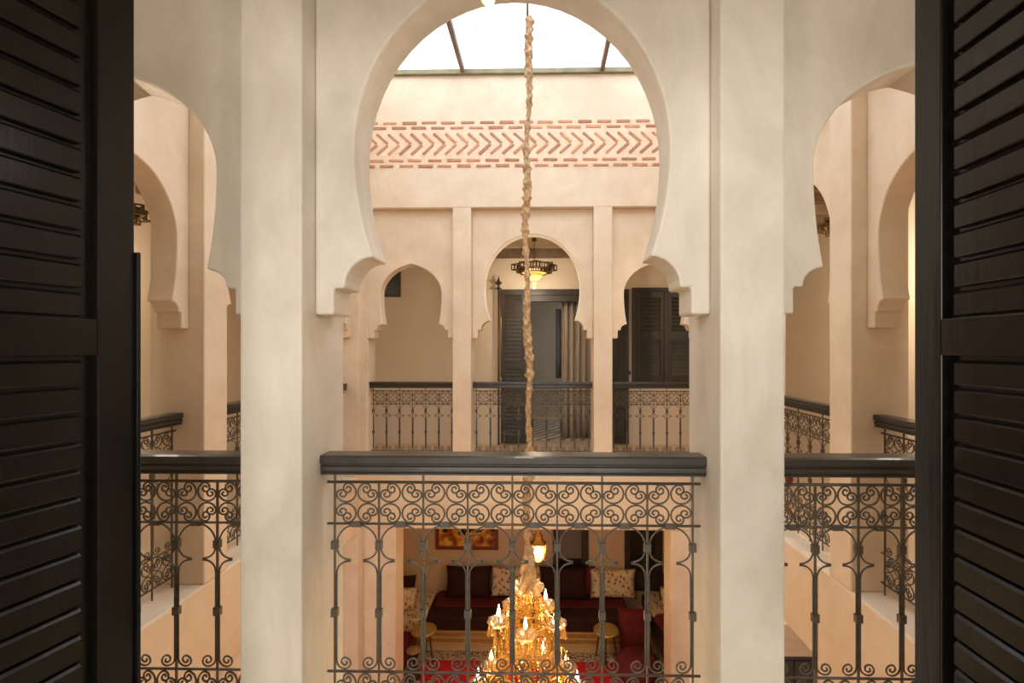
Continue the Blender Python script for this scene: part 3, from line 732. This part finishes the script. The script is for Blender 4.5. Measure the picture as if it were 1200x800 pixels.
for k in range(9):
    a = 2 * PI * k / 9
    M = Matrix.Rotation(a, 4, 'Z') @ Matrix.Translation((.045, 0, -.50)) @ Matrix.Rotation(.75, 4, 'Y') @ Matrix.Scale(.3, 4, (0, 1, 0))
    B.lathe([(.001, 0), (.03, .03), (.04, .06), (.028, .09), (.001, .11)], 8, M=M, smooth=False)
B.obj('leaf_crown', CLEAR, ch)

# ---------------------------------------------------------------- salon furniture
ZS = -2.50
def superpillow(w, h, t, m, name='cushion', piping=None):
    b = MB(); N = 14; vs = []; fs = []
    for s in (1, -1):
        o = len(vs)
        for j in range(N + 1):
            for i in range(N + 1):
                u, v = 2 * i / N - 1, 2 * j / N - 1
                k = 1 - .09 * (1 - u * u) * 0 
                px = u * (1 - .07 * (1 - v * v) * abs(u)) ; pz = v * (1 - .07 * (1 - u * u) * abs(v))
                d = ((1 - u ** 4) * (1 - v ** 4)) ** .55
                vs.append((px * w / 2, s * d * t / 2, pz * h / 2))
        for j in range(N):
            for i in range(N):
                a = o + j * (N + 1) + i; q = (a, a + 1, a + N + 2, a + N + 1); fs.append(q if s < 0 else q[::-1])
    b.add(vs, fs, True)
    me = b.mesh(name, m); bm_ = bmesh.new(); bm_.from_mesh(me); bmesh.ops.remove_doubles(bm_, verts=bm_.verts, dist=1e-4); bmesh.ops.recalc_face_normals(bm_, faces=bm_.faces); bm_.to_mesh(me); bm_.free()
    return me
def cushion(label, w, h, t, m, loc, rot, group='cushions on the salon benches'):
    o = link('cushion', superpillow(w, h, t, m), None, loc, rot); return tag(o, label, 'cushion', group)
def rbox(x0, x1, y0, y1, z0, z1, name, m, par, bev=.03): return box(x0, x1, y0, y1, z0, z1).obj(name, m, par, bev)
# back bench
t = thing('salon_bench', 'long maroon upholstered bench on a carved tan base along the salon back wall', 'bench', (0, 0, 0))
box(-1.66, 1.28, 6.72, 7.43, ZG, -2.70).obj('base', BASEW, t)
for z in (-2.715, -2.80, -2.885): box(-1.66, 1.28, 6.705, 6.725, z - .008, z + .012).obj('gilt_moulding', GILT, t)
rbox(-1.66, 1.28, 6.70, 7.43, -2.70, ZS, 'seat_mattress', DMAR, t, .04)
rbox(-1.62, 1.26, 6.98, 7.42, ZS - .02, ZS + .012, 'seat_cover', MAR, t, .01)
t = thing('side_bench', 'cream floral bench along the left wall of the salon', 'bench', (0, 0, 0))
box(-2.33, -1.70, 6.62, 7.43, ZG, -2.70).obj('base', BASEW, t)
rbox(-2.34, -1.68, 6.60, 7.44, -2.70, ZS + .005, 'seat_mattress', FLO, t, .04)
t = thing('side_bench', 'maroon bench along the right wall of the salon with cream floral cover', 'bench', (0, 0, 0))
box(1.62, 2.10, 6.02, 7.43, ZG, -2.70).obj('base', BASEW, t)
rbox(1.57, 2.12, 6.0, 7.44, -2.70, ZS - .003, 'seat_mattress', DMAR, t, .04)
rbox(1.60, 2.12, 6.72, 7.36, ZS - .01, ZS + .03, 'floral_cover', FLO, t, .012)
t = thing('red_armchair', 'deep red low seat at the far left of the salon, half hidden by the pier', 'seat', (-1.98, 6.25, ZG))
rbox(-.30, .20, -.3, .28, .05, .30, 'seat', PAPER, t, .04); rbox(-.34, -.2, -.3, .28, .30, .55, 'armrest', PAPER, t, .04)
for sx in (-.26, .16):
    for sy in (-.26, .24): box(sx - .02, sx + .02, sy - .02, sy + .02, 0, .06).obj('leg', BASEW, t)
zc_ = ZS + .235
cushion('dark maroon square cushion at the left end of the back bench, under the painting', .72, .46, .18, DMAR, (-1.135, 7.27, zc_), (-.22, 0, 0))
cushion('cream floral cushion left of the chandelier, right of the dark maroon one', .50, .44, .16, FLO, (-.54, 7.27, zc_ - .0), (-.22, .02, 0))
cushion('cream floral cushion directly behind the chandelier top', .46, .42, .15, FLO, (-.20, 7.33, zc_), (-.15, -.04, 0))
cushion('near black maroon cushion right of the chandelier, before the louvred panel', .74, .48, .18, DMAR, (.33, 7.23, zc_ + .01), (-.22, 0, 0))
cushion('plain maroon cushion leaning between the near black and dotted cream cushions', .34, .44, .14, MAR, (.66, 7.33, zc_), (-.15, 0, 0))
cushion('cream dotted rectangular cushion at the right end of the back bench', .72, .43, .17, FLO, (1.10, 7.26, zc_ - .005), (-.22, .0, 0))
cushion('maroon edged cushion tilted on the left floral bench', .44, .42, .15, DMAR, (-2.10, 7.04, ZS + .21), (-.15, .35, .9))
cushion('cream medallion cushion in front of the maroon edged one on the left bench', .34, .32, .13, FLO, (-2.0, 6.86, ZS + .17), (-.15, .35, .9))
cushion('maroon edged cushion tilted on the right bench', .44, .42, .15, DMAR, (1.93, 7.10, ZS + .25), (-.15, -.3, -.9))
cushion('cream medallion cushion in front of the maroon one on the right bench', .32, .30, .12, FLO, (1.88, 6.90, ZS + .20), (-.15, -.3, -.9))
cushion('large maroon cushion propped on the floor against the back bench beside the right stool', .44, .62, .22, MAR, (1.28, 6.50, -2.55), (-.18, -.06, -.1))
cushion('second large maroon cushion lying on the right bench', .50, .5, .22, MAR, (1.82, 6.34, ZS + .125), (-PI / 2, 0, .2))
pf = MB(); pf.lathe([(.001, 0), (.20, .0), (.27, .04), (.295, .12), (.28, .21), (.20, .27), (.06, .285), (.001, .28)], 28, lobes=6, amp=.015)
o = pf.obj('pouf', MAR); o.location = (1.24, 6.08, ZG + .014); tag(o, 'round maroon floor pouf by the right salon bench', 'pouf')
o2 = bpy.data.objects.new('pouf', o.data); C.objects.link(o2); o2.location = (1.63, 5.77, ZG + .014); o2.scale = (.62, .62, .9); tag(o2, 'smaller maroon pouf at the right, half hidden by the pier', 'pouf')
def stool(label, loc):
    t = thing('stool', label, 'stool', loc, random.uniform(0, 1), 'brass topped three legged stools')
    MB().lathe([(.001, .405), (.155, .405), (.17, .41), (.172, .425), (.168, .432), (.10, .428), (.001, .426)], 28).obj('top', GOLDS, t)
    for k in range(3):
        a = 2 * PI * k / 3 - .5
        MB().tube([(.10 * math.cos(a), .10 * math.sin(a), .41), (.165 * math.cos(a), .165 * math.sin(a), 0)], [.014, .009], 7).obj('leg', FBLK, t)
stool('round hammered brass stool with black legs at the left of the salon rug', (-1.60, 6.33, ZG + .014))
stool('round hammered brass stool with black legs at the right of the salon rug', (.875, 6.38, ZG + .014))
t = thing('black_drum', 'small black waisted drum stand beside the left brass stool', 'drum', (-1.66, 6.02, ZG + .012))
MB().lathe([(.10, 0), (.085, .06), (.045, .17), (.04, .22), (.07, .30), (.085, .34), (.08, .35)], 16).obj('body', FBLK, t)
MB().lathe([(.087, .335), (.090, .345), (.087, .357), (.001, .357)], 16).obj('rim', BASEW, t)
# rug
t = thing('rug', 'large red rug with patterned cream border on the salon and court floor', 'rug', (0, 0, ZG))
x0, x1, y0, y1, bw = -1.85, 1.60, 2.6, 6.56, .20
box(x0 + bw, x1 - bw, y0 + bw, y1 - bw, .002, .012).obj('field', RUG, t)
b = MB(); b.box(x0, x1, y1 - bw, y1, .002, .0125); b.box(x0, x1, y0, y0 + bw, .002, .0125); b.box(x0, x0 + bw, y0 + bw, y1 - bw, .002, .0125); b.box(x1 - bw, x1, y0 + bw, y1 - bw, .002, .0125)
b.obj('border', RBD, t)
# painting
t = thing('painting', 'framed orange and yellow painting with dark figures on the salon back wall', 'painting', (-1.19, 7.449, -1.50))
box(-.445, .445, -.02, 0, -.285, .285).obj('canvas', PAINT, t)
for a in ((-.50, .50, -.34, -.285), (-.50, .50, .285, .34)): box(a[0], a[1], -.035, 0, a[2], a[3]).obj('frame_bar', mat('frame_wood', (.20, .06, .02), .35), t, .006)
for a in ((-.50, -.445), (.445, .50)): box(a[0], a[1], -.035, 0, -.285, .285).obj('frame_bar', bpy.data.materials['frame_wood'], t, .006)
# dark shuttered windows of the salon
GREYS = mat('grey_louvre', (.16, .14, .12), .6)
for i, (x0, x1, zl) in enumerate(((.18, .74, -2.46), (1.31, 1.90, -2.46))):
    w = sempty('window_%d' % (i + 3)); z1 = -.75; y = 7.449
    b = MB(); b.box(x0, x0 + .09, y - .04, y, zl, z1); b.box(x1 - .11, x1, y - .04, y, zl, z1); b.box(x0 + .09, x1 - .11, y - .04, y, z1 - .08, z1); b.box(x0 + .09, x1 - .11, y - .04, y, zl, zl + .3)
    b.obj('window_frame', FBLK, w, .004)
    if i == 0:
        B = MB(); z = -1.96
        while z < z1 - .1: B.prism([(y - .028, 0), (y - .014, .03), (y - .008, .03), (y - .022, 0)], x0 + .092, x1 - .112, 'x', M=Matrix.Translation((0, 0, z))); z += .036
        stuff(B.obj('louvre_slats', GREYS, w)); box(x0 + .09, x1 - .11, y - .006, y - .001, zl + .3, z1 - .08).obj('window_pane', GLASS, w)
    else:
        box(x0 + .09, x1 - .11, y - .012, y - .001, zl + .3, z1 - .08).obj('window_pane', GLASS, w)
        box((x0 + x1) / 2 - .02, (x0 + x1) / 2 + .02, y - .035, y - .013, zl + .3, z1 - .08).obj('window_mullion', FBLK, w)
sk2 = box(-.03, .03, -.008, 0, -.03, .03).obj('wall_socket', MIR); sk2.location = (.86, 7.449, -1.99); tag(sk2, 'small pale wall socket between the two dark salon windows', 'socket')
box(-.012, .012, -.011, -.008, -.012, .012).obj('socket_face', FBLK, sk2)
# black cabinet on the ground floor, right side gallery
t = thing('cabinet', 'black cabinet on the ground floor seen under the right side lintel', 'cabinet', (2.62, 5.15, ZG))
box(-.22, .24, -.2, .22, .0, 1.05).obj('body', FBLK, t, .006)
box(-.24, .26, -.22, .24, 1.05, 1.12).obj('top', TILE, t, .004)
for sx in (-1, 1): 
    dd = box(.01 + sx * .005 if sx > 0 else -.21, .23 if sx > 0 else .005, -.218, -.2, .06, 1.0).obj('door', FBLK, t, .003)
    box(.03 * sx + .0, .03 * sx + .012, -.235, -.218, .5, .62).obj('handle', BRASS, dd)
struct(box(2.94, 3.39, 5.0, 5.09, ZG, -.31).obj('trim_door_post', BASEW))
# red pouf in the right gallery
o3 = bpy.data.objects.new('gallery_pouf', MB().lathe([(.001, 0), (.24, 0), (.27, .05), (.28, .25), (.26, .42), (.15, .47), (.001, .48)], 24).mesh('gallery_pouf', PAPER)); C.objects.link(o3)
o3.location = (2.42, 5.02, ZC); o3.scale = (.8, .8, .78); tag(o3, 'dark red pouf on the floor of the right gallery behind the railing', 'pouf')
